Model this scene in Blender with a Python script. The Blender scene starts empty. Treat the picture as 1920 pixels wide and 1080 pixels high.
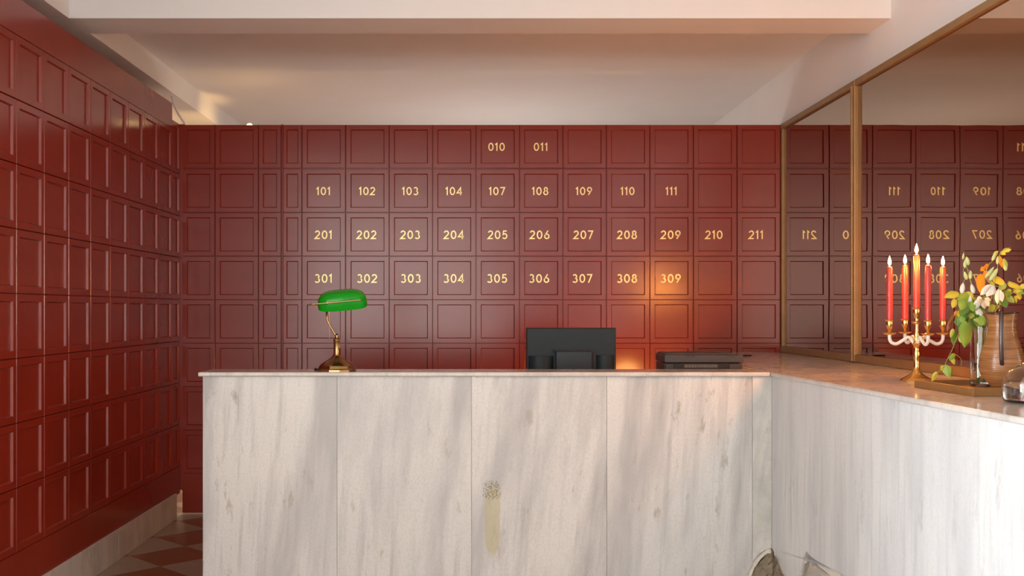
import bpy, bmesh, math, random
from mathutils import Vector, Matrix
random.seed(7)
S = bpy.context.scene
COL = S.collection
PI = math.pi

# ------------------------------------------------------------------ camera
F, CX, CY, EYE = 1973.0, 888.0, 580.0, 1.37      # focal length / vanishing point in pixels, eye height
cam = bpy.data.cameras.new('camera')
cam.sensor_width = 36.0
cam.lens = F / 1920.0 * 36.0
cam.shift_x = (960 - CX) / 1920.0
cam.shift_y = (CY - 540) / 1920.0
cam.clip_start = 0.05
cam_ob = bpy.data.objects.new('camera', cam)
cam_ob.location = (0, 0, EYE)
cam_ob.rotation_euler = (PI / 2, 0, 0)
COL.objects.link(cam_ob)
S.camera = cam_ob

# ------------------------------------------------------------------ world, daylight, exposure
wd = bpy.data.worlds.new('world'); S.world = wd
wd.use_nodes = True
wd.node_tree.nodes['Background'].inputs[0].default_value = (0.78, 0.88, 1.0, 1)
wd.node_tree.nodes['Background'].inputs[1].default_value = 1.0
S.view_settings.view_transform = 'Standard'
S.view_settings.look = 'None'
S.view_settings.exposure = -0.12
S.view_settings.gamma = 1.0
S.view_settings.use_curve_mapping = False

def area_light(name, loc, rot, sx, sy, power, col):
    l = bpy.data.lights.new(name, 'AREA'); l.shape = 'RECTANGLE'
    l.size, l.size_y, l.energy, l.color = sx, sy, power, col
    o = bpy.data.objects.new(name, l); o.location = loc; o.rotation_euler = rot
    COL.objects.link(o); return o
# daylight entering through the street windows behind the camera and the side window on the left
area_light('street_window_daylight', (-1.70, -1.30, 1.62), (PI / 2, 0, 0), 4.1, 2.3, 132, (1.0, 0.96, 0.88))
area_light('side_window_daylight', (-7.42, 0.4, 1.55), (PI / 2, 0, -PI / 2), 2.4, 2.1, 1150, (0.80, 0.91, 1.0))

def point_light(name, loc, power, col, r=0.03):
    l = bpy.data.lights.new(name, 'POINT'); l.energy = power; l.color = col; l.shadow_soft_size = r
    o = bpy.data.objects.new(name, l); o.location = loc; COL.objects.link(o); return o
# warm lamps in the back office behind the panelled partition
point_light('back_office_low_lamp', (-1.15, 7.55, 0.35), 14, (1.0, 0.55, 0.18), 0.05)
spot = bpy.data.lights.new('back_office_corner_spot', 'SPOT'); spot.energy = 13; spot.color = (1.0, 0.60, 0.22); spot.spot_size = 1.25; spot.spot_blend = 1.0; spot.shadow_soft_size = 0.04
spot_ob = bpy.data.objects.new('back_office_corner_spot', spot); spot_ob.location = (-1.55, 7.85, 2.45)
spot_ob.rotation_euler = (Vector((-2.1, 7.95, 2.74)) - Vector((-1.55, 7.85, 2.45))).to_track_quat('-Z', 'Y').to_euler(); COL.objects.link(spot_ob)
point_light('back_office_ceiling_wash', (0.2, 8.6, 1.55), 31, (1.0, 0.94, 0.90), 0.35)
sun = bpy.data.lights.new('sun', 'SUN'); sun.energy = 2.5; sun.angle = 0.02; sun.color = (1.0, 0.93, 0.84)
point_light('added_warm_fill', (1.12, 6.30, 0.88), 15, (1.0, 0.44, 0.12), 0.10)  # added warm fill for the back wall's right side; no lamp stands here
sun_ob = bpy.data.objects.new('sun', sun); sun_ob.rotation_euler = (math.radians(48), 0, math.radians(-12)); COL.objects.link(sun_ob)

# ------------------------------------------------------------------ helpers
def Wp(px, py, Y):
    return Vector(((px - CX) * Y / F, Y, EYE - (py - CY) * Y / F))
def XA(px, Y): return (px - CX) * Y / F
def ZA(py, Y): return EYE - (py - CY) * Y / F

def link(name, me, mat=None, parent=None, smooth=False):
    if mat is not None and not me.materials:
        me.materials.append(mat)
    if smooth:
        me.polygons.foreach_set('use_smooth', [True] * len(me.polygons))
    o = bpy.data.objects.new(name, me); COL.objects.link(o)
    if parent is not None: o.parent = parent
    return o
def bm_obj(name, bm, mat, parent=None, smooth=False, sharp=None):
    bmesh.ops.recalc_face_normals(bm, faces=bm.faces)
    me = bpy.data.meshes.new(name); bm.to_mesh(me); bm.free()
    o = link(name, me, mat, parent, smooth)
    if sharp and smooth:
        me.set_sharp_from_angle(angle=math.radians(sharp))
    return o
def empty(name, loc=(0, 0, 0), rz=0.0):
    o = bpy.data.objects.new(name, None); o.location = loc; o.rotation_euler = (0, 0, rz)
    o.empty_display_size = 0.05
    COL.objects.link(o); return o
def tag(o, label, cat, group=None):
    o['label'] = label; o['category'] = cat
    if group: o['group'] = group
    return o
def struct(o):
    o['kind'] = 'structure'; return o
def add_box(bm, x0, x1, y0, y1, z0, z1, bev=0.0):
    vs = [bm.verts.new((x, y, z)) for x in (x0, x1) for y in (y0, y1) for z in (z0, z1)]
    fs = []
    for q in ((0, 1, 3, 2), (4, 6, 7, 5), (0, 4, 5, 1), (2, 3, 7, 6), (0, 2, 6, 4), (1, 5, 7, 3)):
        fs.append(bm.faces.new([vs[i] for i in q]))
    if bev > 0:
        es = list({e for f in fs for e in f.edges})
        bmesh.ops.bevel(bm, geom=es, offset=bev, segments=2, profile=0.5, affect='EDGES')
def box(name, x0, x1, y0, y1, z0, z1, mat, parent=None, bev=0.0):
    bm = bmesh.new(); add_box(bm, x0, x1, y0, y1, z0, z1, bev)
    return bm_obj(name, bm, mat, parent)
def add_lathe(bm, prof, c=(0, 0, 0), n=32, cap=True):
    rings = []
    for r, z in prof:
        if r < 1e-6:
            rings.append([bm.verts.new((c[0], c[1], c[2] + z))])
        else:
            rings.append([bm.verts.new((c[0] + r * math.cos(2 * PI * k / n), c[1] + r * math.sin(2 * PI * k / n), c[2] + z)) for k in range(n)])
    for a, b in zip(rings, rings[1:]):
        for k in range(n):
            k2 = (k + 1) % n
            if len(a) == 1 and len(b) == 1: continue
            if len(a) == 1: bm.faces.new((a[0], b[k2], b[k]))
            elif len(b) == 1: bm.faces.new((a[k], a[k2], b[0]))
            else: bm.faces.new((a[k], a[k2], b[k2], b[k]))
    if cap:
        for rg in (rings[0], rings[-1]):
            if len(rg) > 1: bm.faces.new(rg)
def lathe(name, prof, mat, parent=None, c=(0, 0, 0), n=32, smooth=True, cap=True, sharp=40):
    bm = bmesh.new(); add_lathe(bm, prof, c, n, cap)
    return bm_obj(name, bm, mat, parent, smooth, sharp)
def catmull(pts, n=6):
    pts = [Vector(p) for p in pts]
    if len(pts) < 3: return pts
    P = [pts[0] * 2 - pts[1]] + pts + [pts[-1] * 2 - pts[-2]]
    out = []
    for i in range(1, len(P) - 2):
        for k in range(n):
            t = k / n
            a, b, c, d = P[i - 1], P[i], P[i + 1], P[i + 2]
            out.append(0.5 * ((2 * b) + (c - a) * t + (2 * a - 5 * b + 4 * c - d) * t * t + (3 * b - a - 3 * c + d) * t ** 3))
    out.append(pts[-1]); return out
def add_tube(bm, pts, r, n=10, r_end=None, cap=True):
    pts = [Vector(p) for p in pts]; m = len(pts)
    rings = []; up = Vector((0.13, 0.31, 0.94)).normalized()
    for i, p in enumerate(pts):
        t = (pts[min(i + 1, m - 1)] - pts[max(i - 1, 0)]).normalized()
        a = t.cross(up)
        if a.length < 1e-3: a = t.cross(Vector((1, 0, 0)))
        a.normalize(); b = a.cross(t).normalized(); up = b
        rr = r if r_end is None else r + (r_end - r) * i / (m - 1)
        rings.append([bm.verts.new(p + (a * math.cos(2 * PI * k / n) + b * math.sin(2 * PI * k / n)) * rr) for k in range(n)])
    for A, B in zip(rings, rings[1:]):
        for k in range(n): bm.faces.new((A[k], A[(k + 1) % n], B[(k + 1) % n], B[k]))
    if cap:
        bm.faces.new(rings[0][::-1]); bm.faces.new(rings[-1])
def tube(name, pts, r, mat, parent=None, n=10, r_end=None):
    bm = bmesh.new(); add_tube(bm, pts, r, n, r_end)
    return bm_obj(name, bm, mat, parent, True, 50)
def add_prism(bm, poly, z0, z1):
    a = [bm.verts.new((x, y, z0)) for x, y in poly]; b = [bm.verts.new((x, y, z1)) for x, y in poly]
    fs = [bm.faces.new(a[::-1]), bm.faces.new(b)]
    n = len(poly)
    for k in range(n): fs.append(bm.faces.new((a[k], a[(k + 1) % n], b[(k + 1) % n], b[k])))
    return fs, a, b
def prism(name, poly, z0, z1, mat, parent=None, bev=0.0):
    bm = bmesh.new(); add_prism(bm, poly, z0, z1)
    if bev > 0: bmesh.ops.bevel(bm, geom=list(bm.edges), offset=bev, segments=3, profile=0.5, affect='EDGES')
    return bm_obj(name, bm, mat, parent)

# ------------------------------------------------------------------ materials
def mat_new(name):
    m = bpy.data.materials.new(name); m.use_nodes = True
    return m, m.node_tree.nodes, m.node_tree.links, m.node_tree.nodes['Principled BSDF']
def simple(name, col, rough=0.5, metal=0.0, bump=0.0, bscale=60, var=0.0, vscale=8, coat=0.0, spec=0.5):
    m, N, L, B = mat_new(name)
    B.inputs['Base Color'].default_value = (*col, 1); B.inputs['Roughness'].default_value = rough
    B.inputs['Metallic'].default_value = metal; B.inputs['Coat Weight'].default_value = coat
    B.inputs['Specular IOR Level'].default_value = spec
    tc = N.new('ShaderNodeTexCoord')
    if var > 0:
        nz = N.new('ShaderNodeTexNoise'); nz.inputs['Scale'].default_value = vscale; nz.inputs['Detail'].default_value = 5
        mr = N.new('ShaderNodeMapRange'); mr.inputs['To Min'].default_value = 1 - var; mr.inputs['To Max'].default_value = 1 + var
        mx = N.new('ShaderNodeVectorMath'); mx.operation = 'MULTIPLY'; mx.inputs[0].default_value = col
        L.new(tc.outputs['Object'], nz.inputs['Vector']); L.new(nz.outputs['Fac'], mr.inputs['Value'])
        L.new(mr.outputs['Result'], mx.inputs[1]); L.new(mx.outputs['Vector'], B.inputs['Base Color'])
    if bump > 0:
        nb = N.new('ShaderNodeTexNoise'); nb.inputs['Scale'].default_value = bscale; nb.inputs['Detail'].default_value = 4
        bp = N.new('ShaderNodeBump'); bp.inputs['Strength'].default_value = bump; bp.inputs['Distance'].default_value = 0.01
        L.new(tc.outputs['Object'], nb.inputs['Vector']); L.new(nb.outputs['Fac'], bp.inputs['Height'])
        L.new(bp.outputs['Normal'], B.inputs['Normal'])
    return m
def ramp(N, stops):
    r = N.new('ShaderNodeValToRGB'); e = r.color_ramp.elements
    while len(e) < len(stops): e.new(0.5)
    for k, (p, c) in enumerate(stops):
        e[k].position = p; e[k].color = (*c, 1) if len(c) == 3 else c
    return r

M = {}
M['red'] = simple('oxblood_panel_paint', (0.250, 0.0240, 0.0110), 0.205, bump=0.012, bscale=30, var=0.13, vscale=5, spec=0.60)
M['plaster'] = simple('white_plaster', (0.83, 0.82, 0.805), 0.85, bump=0.06, bscale=20, var=0.03, vscale=3)
M['beam'] = simple('beam_plaster', (0.83, 0.82, 0.805), 0.8, bump=0.08, bscale=14, var=0.03, vscale=3)
M['gold'] = simple('gold_number', (1.0, 0.74, 0.32), 0.34, metal=0.5)
M['brass'] = simple('polished_brass', (0.86, 0.55, 0.18), 0.17, metal=1.0)
M['antique'] = simple('antique_brass', (0.42, 0.28, 0.13), 0.24, metal=1.0)
M['enamel'] = simple('white_enamel', (0.85, 0.80, 0.72), 0.25)
M['frame'] = simple('gilded_wood_frame', (0.30, 0.185, 0.075), 0.42, metal=0.25, var=0.25, vscale=14, bump=0.05, bscale=80)
M['tray'] = simple('tray_wood', (0.235, 0.105, 0.030), 0.42, var=0.3, vscale=20)
M['wax'] = simple('red_wax', (0.55, 0.045, 0.035), 0.30)
M['wax'].node_tree.nodes['Principled BSDF'].inputs['Subsurface Weight'].default_value = 0.15
M['wax'].node_tree.nodes['Principled BSDF'].inputs['Subsurface Radius'].default_value = (0.02, 0.004, 0.003)
M['wick'] = simple('wick', (0.03, 0.02, 0.02), 0.9)
M['grey_plastic'] = simple('charcoal_plastic', (0.045, 0.043, 0.042), 0.42, bump=0.02, bscale=400)
M['monitor'] = simple('slate_plastic', (0.018, 0.030, 0.036), 0.5, spec=0.3, bump=0.02, bscale=400)
M['monitor_dark'] = simple('dark_blue_plastic', (0.008, 0.013, 0.022), 0.35)
M['black'] = simple('black_plastic', (0.008, 0.008, 0.009), 0.5)
M['light_mark'] = simple('pale_print', (0.25, 0.23, 0.21), 0.6)
M['desk'] = simple('desk_wood', (0.16, 0.08, 0.04), 0.5, var=0.2, vscale=10)
M['leaf'] = simple('green_leaf', (0.27, 0.40, 0.05), 0.42, var=0.25, vscale=60)
M['leaf_dark'] = simple('deep_green_leaf', (0.10, 0.21, 0.025), 0.42, var=0.25, vscale=60)
M['leaf_lime'] = simple('lime_leaf', (0.46, 0.48, 0.06), 0.45, var=0.2, vscale=60)
M['leaf_amber'] = simple('amber_leaf', (0.55, 0.27, 0.02), 0.5, var=0.3, vscale=60)
M['leaf_rust'] = simple('rust_leaf', (0.34, 0.09, 0.025), 0.55, var=0.3, vscale=60)
M['bud'] = simple('pale_bud', (0.66, 0.70, 0.30), 0.5, var=0.15, vscale=80)
M['petal'] = simple('white_petal', (0.86, 0.82, 0.72), 0.55)
M['petal_peach'] = simple('peach_petal', (0.84, 0.62, 0.42), 0.55)
M['stem'] = simple('green_stem', (0.28, 0.32, 0.06), 0.5)
for k in ('leaf', 'leaf_dark', 'leaf_lime', 'leaf_amber', 'petal', 'bud', 'petal_peach'):
    nt = M[k].node_tree
    B = nt.nodes['Principled BSDF']; out = nt.nodes['Material Output']
    tr = nt.nodes.new('ShaderNodeBsdfTranslucent'); mx = nt.nodes.new('ShaderNodeMixShader')
    mx.inputs[0].default_value = 0.3
    c = B.inputs['Base Color']
    if c.is_linked: nt.links.new(c.links[0].from_socket, tr.inputs['Color'])
    else: tr.inputs['Color'].default_value = c.default_value
    nt.links.new(B.outputs[0], mx.inputs[1]); nt.links.new(tr.outputs[0], mx.inputs[2]); nt.links.new(mx.outputs[0], out.inputs[0])

def glass_mat(name, col=(1, 1, 1), rough=0.0, ior=1.45):
    m, N, L, B = mat_new(name)
    B.inputs['Base Color'].default_value = (*col, 1); B.inputs['Roughness'].default_value = rough
    B.inputs['Transmission Weight'].default_value = 1.0; B.inputs['IOR'].default_value = ior
    return m
M['glass'] = glass_mat('clear_glass', (0.96, 0.98, 0.97))
M['water'] = glass_mat('water', (0.97, 0.98, 0.97), 0.0, 1.33)
M['green_glass'] = simple('green_glass_shade', (0.003, 0.33, 0.010), 0.12, coat=0.1, spec=0.3)
M['socket'] = simple('ivory_socket', (0.75, 0.78, 0.66), 0.4)

def emis(name, col, s):
    m, N, L, B = mat_new(name)
    B.inputs['Base Color'].default_value = (0, 0, 0, 1)
    B.inputs['Emission Color'].default_value = (*col, 1); B.inputs['Emission Strength'].default_value = s
    return m
M['flame'] = emis('candle_flame', (1.0, 0.32, 0.045), 2300)
M['bulb'] = emis('warm_bulb', (1.0, 0.62, 0.25), 60)

# antique smoked mirror
m, N, L, B = mat_new('smoked_mirror')
B.inputs['Metallic'].default_value = 1.0; B.inputs['Roughness'].default_value = 0.012
B.inputs['Base Color'].default_value = (0.45, 0.34, 0.255, 1)
tc = N.new('ShaderNodeTexCoord'); nz = N.new('ShaderNodeTexNoise'); nz.inputs['Scale'].default_value = 2.2; nz.inputs['Detail'].default_value = 1
bp = N.new('ShaderNodeBump'); bp.inputs['Strength'].default_value = 0.035; bp.inputs['Distance'].default_value = 0.02
L.new(tc.outputs['Object'], nz.inputs['Vector']); L.new(nz.outputs['Fac'], bp.inputs['Height']); L.new(bp.outputs['Normal'], B.inputs['Normal'])
M['mirror'] = m

# brown glazed jug
m, N, L, B = mat_new('brown_stoneware')
tc = N.new('ShaderNodeTexCoord'); mp = N.new('ShaderNodeMapping'); mp.inputs['Scale'].default_value = (3, 3, 60)
nz = N.new('ShaderNodeTexNoise'); nz.inputs['Scale'].default_value = 2.0; nz.inputs['Detail'].default_value = 3
rp = ramp(N, [(0.3, (0.20, 0.075, 0.022)), (0.7, (0.37, 0.16, 0.055))])
wv = N.new('ShaderNodeTexWave'); wv.bands_direction = 'Z'; wv.inputs['Scale'].default_value = 55; wv.inputs['Distortion'].default_value = 1.0
bp = N.new('ShaderNodeBump'); bp.inputs['Strength'].default_value = 0.14; bp.inputs['Distance'].default_value = 0.004
L.new(tc.outputs['Object'], mp.inputs['Vector']); L.new(mp.outputs['Vector'], nz.inputs['Vector']); L.new(nz.outputs['Fac'], rp.inputs['Fac'])
L.new(rp.outputs['Color'], B.inputs['Base Color']); L.new(tc.outputs['Object'], wv.inputs['Vector']); L.new(wv.outputs['Color'], bp.inputs['Height'])
L.new(bp.outputs['Normal'], B.inputs['Normal']); B.inputs['Roughness'].default_value = 0.26
M['jug'] = m
M['jug_dark'] = simple('dark_glaze', (0.045, 0.018, 0.010), 0.18)

# streaked marble: tilt of the streaks, vein strength, brown flecks
def marble(name, base, grey, fleck, tilt=0.12, rough=0.28, stain=False, zs=0.55):
    m, N, L, B = mat_new(name)
    tc = N.new('ShaderNodeTexCoord'); oi = N.new('ShaderNodeObjectInfo')
    off = N.new('ShaderNodeVectorMath'); off.operation = 'SCALE'; off.inputs[0].default_value = (31.0, 17.0, 23.0)
    L.new(oi.outputs['Random'], off.inputs['Scale'])
    add = N.new('ShaderNodeVectorMath'); L.new(tc.outputs['Object'], add.inputs[0]); L.new(off.outputs['Vector'], add.inputs[1])
    def noise(sc, scale, detail, rough_, rot=0.0):
        mp = N.new('ShaderNodeMapping'); mp.vector_type = 'TEXTURE'
        mp.inputs['Scale'].default_value = tuple(1 / s for s in sc); mp.inputs['Rotation'].default_value = (rot * 0.3, rot, 0)
        nz = N.new('ShaderNodeTexNoise'); nz.inputs['Scale'].default_value = scale; nz.inputs['Detail'].default_value = detail; nz.inputs['Roughness'].default_value = rough_
        L.new(add.outputs[0], mp.inputs['Vector']); L.new(mp.outputs['Vector'], nz.inputs['Vector']); return nz
    def mix(fac, a, b):
        x = N.new('ShaderNodeMix'); x.data_type = 'RGBA'
        L.new(fac, x.inputs[0])
        for v, s in ((a, x.inputs[6]), (b, x.inputs[7])):
            if isinstance(v, tuple): s.default_value = (*v, 1)
            else: L.new(v, s)
        return x.outputs[2]
    n1 = noise((3.2, 3.2, zs), 1.6, 4, 0.55, tilt)
    r1 = ramp(N, [(0.45, (0, 0, 0)), (0.64, (1, 1, 1))]); L.new(n1.outputs['Fac'], r1.inputs['Fac'])
    c = mix(r1.outputs['Color'], base, grey)
    n2 = noise((14, 14, 0.9), 2.0, 5, 0.65, tilt * 0.4)          # fine fibres
    r2 = ramp(N, [(0.5, (0, 0, 0)), (0.82, (0.75, 0.75, 0.75))]); L.new(n2.outputs['Fac'], r2.inputs['Fac'])
    c = mix(r2.outputs['Color'], c, tuple(0.72 * g for g in grey))
    n3 = noise((7.0, 7.0, 2.4), 1.9, 5, 0.68, tilt * 0.2)          # brown flecks strung out along the streaks
    r3 = ramp(N, [(0.605, (0, 0, 0)), (0.69, (0.75, 0.75, 0.75))]); L.new(n3.outputs['Fac'], r3.inputs['Fac'])
    c = mix(r3.outputs['Color'], c, fleck)
    n4 = noise((1.1, 1.1, 0.8), 1.4, 3, 0.5, 0.4)                  # broad warm/cool clouds
    r4 = ramp(N, [(0.40, (0, 0, 0)), (0.70, (0.5, 0.5, 0.5))]); L.new(n4.outputs['Fac'], r4.inputs['Fac'])
    c = mix(r4.outputs['Color'], c, (0.84 * base[0], 0.86 * base[1], 0.90 * base[2]))
    n5 = noise((40, 40, 30), 3.0, 4, 0.7, 0)                       # fine crystal grain
    r5 = ramp(N, [(0.45, (0, 0, 0)), (0.9, (0.5, 0.5, 0.5))]); L.new(n5.outputs['Fac'], r5.inputs['Fac'])
    c = mix(r5.outputs['Color'], c, tuple(0.8 * g for g in grey))
    if stain:      # the yellowed repair running down the slab, with a dark speckled head
        sx = N.new('ShaderNodeSeparateXYZ'); L.new(tc.outputs['Object'], sx.inputs[0])
        nz = N.new('ShaderNodeTexNoise'); nz.inputs['Scale'].default_value = 22; nz.inputs['Detail'].default_value = 4
        L.new(tc.outputs['Object'], nz.inputs['Vector'])
        def math_(op, a, b=None):
            q = N.new('ShaderNodeMath'); q.operation = op
            for k, v in enumerate((a, b)):
                if v is None: continue
                if isinstance(v, (int, float)): q.inputs[k].default_value = v
                else: L.new(v, q.inputs[k])
            return q.outputs[0]
        def ell(cx, cz, rx, rz, soft, namp):
            a = math_('DIVIDE', math_('SUBTRACT', sx.outputs['X'], cx), rx); b = math_('DIVIDE', math_('SUBTRACT', sx.outputs['Z'], cz), rz)
            d = math_('ADD', math_('POWER', math_('ABSOLUTE', a), 3.0), math_('POWER', math_('ABSOLUTE', b), 3.0))
            d = math_('ADD', d, math_('MULTIPLY', math_('SUBTRACT', nz.outputs['Fac'], 0.5), namp))
            mr = N.new('ShaderNodeMapRange'); mr.inputs['From Min'].default_value = 1.0 + soft; mr.inputs['From Max'].default_value = 1.0 - soft
            L.new(d, mr.inputs['Value']); return mr.outputs['Result']
        c = mix(math_('MULTIPLY', ell(0.086, 0.418, 0.034, 0.165, 0.25, 1.2), 0.62), c, (0.47, 0.42, 0.22))
        sp = N.new('ShaderNodeTexNoise'); sp.inputs['Scale'].default_value = 130; sp.inputs['Detail'].default_value = 3
        L.new(tc.outputs['Object'], sp.inputs['Vector'])
        r6 = ramp(N, [(0.47, (0, 0, 0)), (0.56, (0.75, 0.75, 0.75))]); L.new(sp.outputs['Fac'], r6.inputs['Fac'])
        c = mix(math_('MULTIPLY', ell(0.082, 0.550, 0.040, 0.042, 0.35, 1.6), r6.outputs['Color']), c, (0.16, 0.14, 0.09))
    L.new(c, B.inputs['Base Color'])
    B.inputs['Roughness'].default_value = rough
    return m
M['marble'] = marble('streaked_marble', (0.69, 0.67, 0.625), (0.415, 0.405, 0.39), (0.30, 0.245, 0.165))
M['marble_stain'] = marble('streaked_marble_stained', (0.69, 0.67, 0.625), (0.415, 0.405, 0.39), (0.30, 0.245, 0.165), tilt=0.22, stain=True)
M['marble_leg'] = marble('cool_lit_marble', (0.70, 0.69, 0.665), (0.52, 0.52, 0.515), (0.42, 0.41, 0.39), tilt=0.05)  # cool daylight tint put into the base; veins also fainter
M['marble_green'] = marble('mottled_green_marble', (0.68, 0.64, 0.58), (0.47, 0.47, 0.42), (0.36, 0.37, 0.31), tilt=0.5, zs=3.0)
M['marble_top'] = marble('countertop_marble', (0.66, 0.60, 0.54), (0.50, 0.46, 0.42), (0.42, 0.34, 0.26), tilt=0.0, rough=0.14)
M['marble_base'] = marble('skirting_marble', (0.62, 0.57, 0.50), (0.46, 0.42, 0.38), (0.36, 0.30, 0.22), tilt=0.3, rough=0.4, zs=2.0)
M['chip'] = simple('broken_marble_edge', (0.74, 0.68, 0.58), 0.9, bump=0.4, bscale=90, var=0.1, vscale=30)
M['mortar'] = simple('old_mortar', (0.27, 0.215, 0.145), 0.95, bump=0.9, bscale=45, var=0.55, vscale=24)
M['terra'] = simple('terracotta_tile', (0.24, 0.075, 0.032), 0.38, var=0.25, vscale=12, bump=0.05, bscale=60)
M['cream_tile'] = simple('cream_tile', (0.34, 0.26, 0.19), 0.38, var=0.2, vscale=12, bump=0.05, bscale=60)  # both tile colours lowered to put in the shade of the left corner
M['grout'] = simple('grout', (0.16, 0.12, 0.09), 0.9)
m, N, L, B = mat_new('far_floor_tiles')  # lighter copy of the tiles, to bounce more light to the ceiling
tc = N.new('ShaderNodeTexCoord'); mp = N.new('ShaderNodeMapping'); mp.inputs['Rotation'].default_value = (0, 0, PI / 4)
ck = N.new('ShaderNodeTexChecker'); ck.inputs['Scale'].default_value = 1 / 0.3394
ck.inputs['Color1'].default_value = (0.36, 0.20, 0.13, 1); ck.inputs['Color2'].default_value = (0.56, 0.51, 0.44, 1)
L.new(tc.outputs['Object'], mp.inputs['Vector']); L.new(mp.outputs['Vector'], ck.inputs['Vector']); L.new(ck.outputs['Color'], B.inputs['Base Color'])
B.inputs['Roughness'].default_value = 0.4
M['floor_far'] = m
M['cable_white'] = simple('white_cable', (0.75, 0.70, 0.65), 0.5)

# ------------------------------------------------------------------ the setting
XL, XR, YB = -1.951, 2.07, 7.0           # panel face left, plaster wall right, panelled partition
ZTOP, ZSOF, ZCEIL = 2.601, 2.814, 2.965
ZC = 1.086                               # countertop height
YEND = 9.45

def slab(name, x0, x1, y0, y1, z0, z1, mat): return struct(box(name, x0, x1, y0, y1, z0, z1, mat))
floor = slab('floor', -7.7, 2.3, -1.5, YEND + 0.2, -0.12, -0.006, M['floor_far'])
slab('ceiling', -7.7, 2.3, -1.5, YEND + 0.2, ZCEIL, ZCEIL + 0.12, M['plaster'])
slab('wall_right', XR, XR + 0.22, -1.5, YEND + 0.2, 0.0, ZCEIL, M['plaster'])
slab('wall_far', -2.5, XR, YEND, YEND + 0.2, 0.0, ZCEIL, M['plaster'])
slab('wall_plaster_left', -2.5, -2.30, 2.2, YEND, 0.0, ZCEIL, M['plaster'])
slab('wall_return', -7.5, -2.30, 2.0, 2.2, 0.0, ZCEIL, M['plaster'])
slab('trim_1', -2.007, XR, 5.22, 5.51, ZSOF, ZCEIL, M['beam'])                 # cross beam
slab('trim_2', -2.30, -2.007, 2.2, YEND, ZSOF, ZCEIL, M['beam'])               # beam along the left wall
# street wall with its window opening behind the camera, side wall with a window
bm = bmesh.new()
for a in ((-7.7, -3.8, 0, ZCEIL), (0.4, XR, 0, ZCEIL), (-3.8, 0.4, 0, 0.45), (-3.8, 0.4, 2.8, ZCEIL)):
    add_box(bm, a[0], a[1], -1.45, -1.25, a[2], a[3])
struct(bm_obj('wall_street', bm, M['plaster']))
bm = bmesh.new()
for a in ((-1.25, -0.8, 0, ZCEIL), (1.6, 2.0, 0, ZCEIL), (-0.8, 1.6, 0, 0.45), (-0.8, 1.6, 2.65, ZCEIL)):
    add_box(bm, -7.7, -7.5, a[0], a[1], a[2], a[3])
struct(bm_obj('wall_side', bm, M['plaster']))
w1 = empty('window_1', (-1.70, -1.26, 0.45)); struct(w1)
for x in (-2.08, -0.70, 0.70, 2.08): box('mullion', x - 0.02, x + 0.02, 0.0, 0.05, 0, 2.35, M['frame'], w1)
for z in (0.02, 2.33): box('window_rail', -2.1, 2.1, 0.0, 0.05, z - 0.02, z + 0.02, M['frame'], w1)
w2 = empty('window_2', (-7.5, 0.4, 0.45)); struct(w2)
for y in (-1.18, 0, 1.18): box('mullion', -0.01, 0.03, y - 0.02, y + 0.02, 0, 2.2, M['frame'], w2)

# floor tiles laid on the diagonal
def clip(poly, axis, lim, keep_less):
    out = []
    for i in range(len(poly)):
        a, b = poly[i], poly[(i + 1) % len(poly)]
        ia = (a[axis] <= lim) if keep_less else (a[axis] >= lim)
        ib = (b[axis] <= lim) if keep_less else (b[axis] >= lim)
        if ia: out.append(a)
        if ia != ib:
            t = (lim - a[axis]) / (b[axis] - a[axis])
            out.append((a[0] + t * (b[0] - a[0]), a[1] + t * (b[1] - a[1])))
    return out
D = 0.24
full_tile = {}
for j in range(-17, 8):
    for i in range(-2, 17):
        for kind, (cx, cy) in (('terra', (-1.67 + 2 * D * i / 2 * 1.0, 5.85 + 2 * D * j / 2)),):
            if (i + j) % 2: continue
            kind = 'terra' if i % 2 == 0 else 'cream_tile'
            if cy < 2.9 or cx > 2.2 or cy > 7.8: continue
            h = D - 0.0025
            poly = [(cx, cy - h), (cx + h, cy), (cx, cy + h), (cx - h, cy)]
            p2 = clip(clip(poly, 0, XL + 0.004, False), 0, XR - 0.004, True)
            p2 = clip(p2, 1, 7.7, True)
            if len(p2) < 3: continue
            if len(p2) == 4 and p2 == poly:
                if kind not in full_tile:
                    b = bmesh.new(); add_prism(b, [(0, -h), (h, 0), (0, h), (-h, 0)], -0.006, 0.0)
                    bmesh.ops.recalc_face_normals(b, faces=b.faces)
                    me = bpy.data.meshes.new('tile'); b.to_mesh(me); b.free(); me.materials.append(M[kind]); full_tile[kind] = me
                o = link('tile', full_tile[kind], None, floor); o.location = (cx, cy, 0)
            else:
                prism('tile', p2, -0.006, 0.0, M[kind], floor)

# panelling
pan_cache = {}
def panel_mesh(w, h, b=0.031, rec=0.010, slope=0.005):
    key = (round(w, 4), round(h, 4))
    if key in pan_cache: return pan_cache[key]
    bm = bmesh.new()
    g = 0.0016
    W2, H2 = w / 2 - g, h / 2 - g
    bx = min(b, W2 * 0.38)
    rings = []
    for ins_x, ins_z, y in ((0, 0, 0.019), (0, 0, 0.002), (0.002, 0.002, 0), (bx, b, 0), (bx + slope, b + slope, rec)):
        rings.append([bm.verts.new((sx * (W2 - ins_x), y, sz * (H2 - ins_z))) for sx, sz in ((-1, -1), (1, -1), (1, 1), (-1, 1))])
    for A, Bb in zip(rings, rings[1:]):
        for k in range(4): bm.faces.new((A[k], A[(k + 1) % 4], Bb[(k + 1) % 4], Bb[k]))
    bm.faces.new(rings[-1])
    bm.normal_update()
    bmesh.ops.recalc_face_normals(bm, faces=bm.faces)
    if bm.faces[:][-1].normal.y > 0: bmesh.ops.reverse_faces(bm, faces=bm.faces)
    me = bpy.data.meshes.new('panel'); bm.to_mesh(me); bm.free(); me.materials.append(M['red'])
    pan_cache[key] = me; return me

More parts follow.
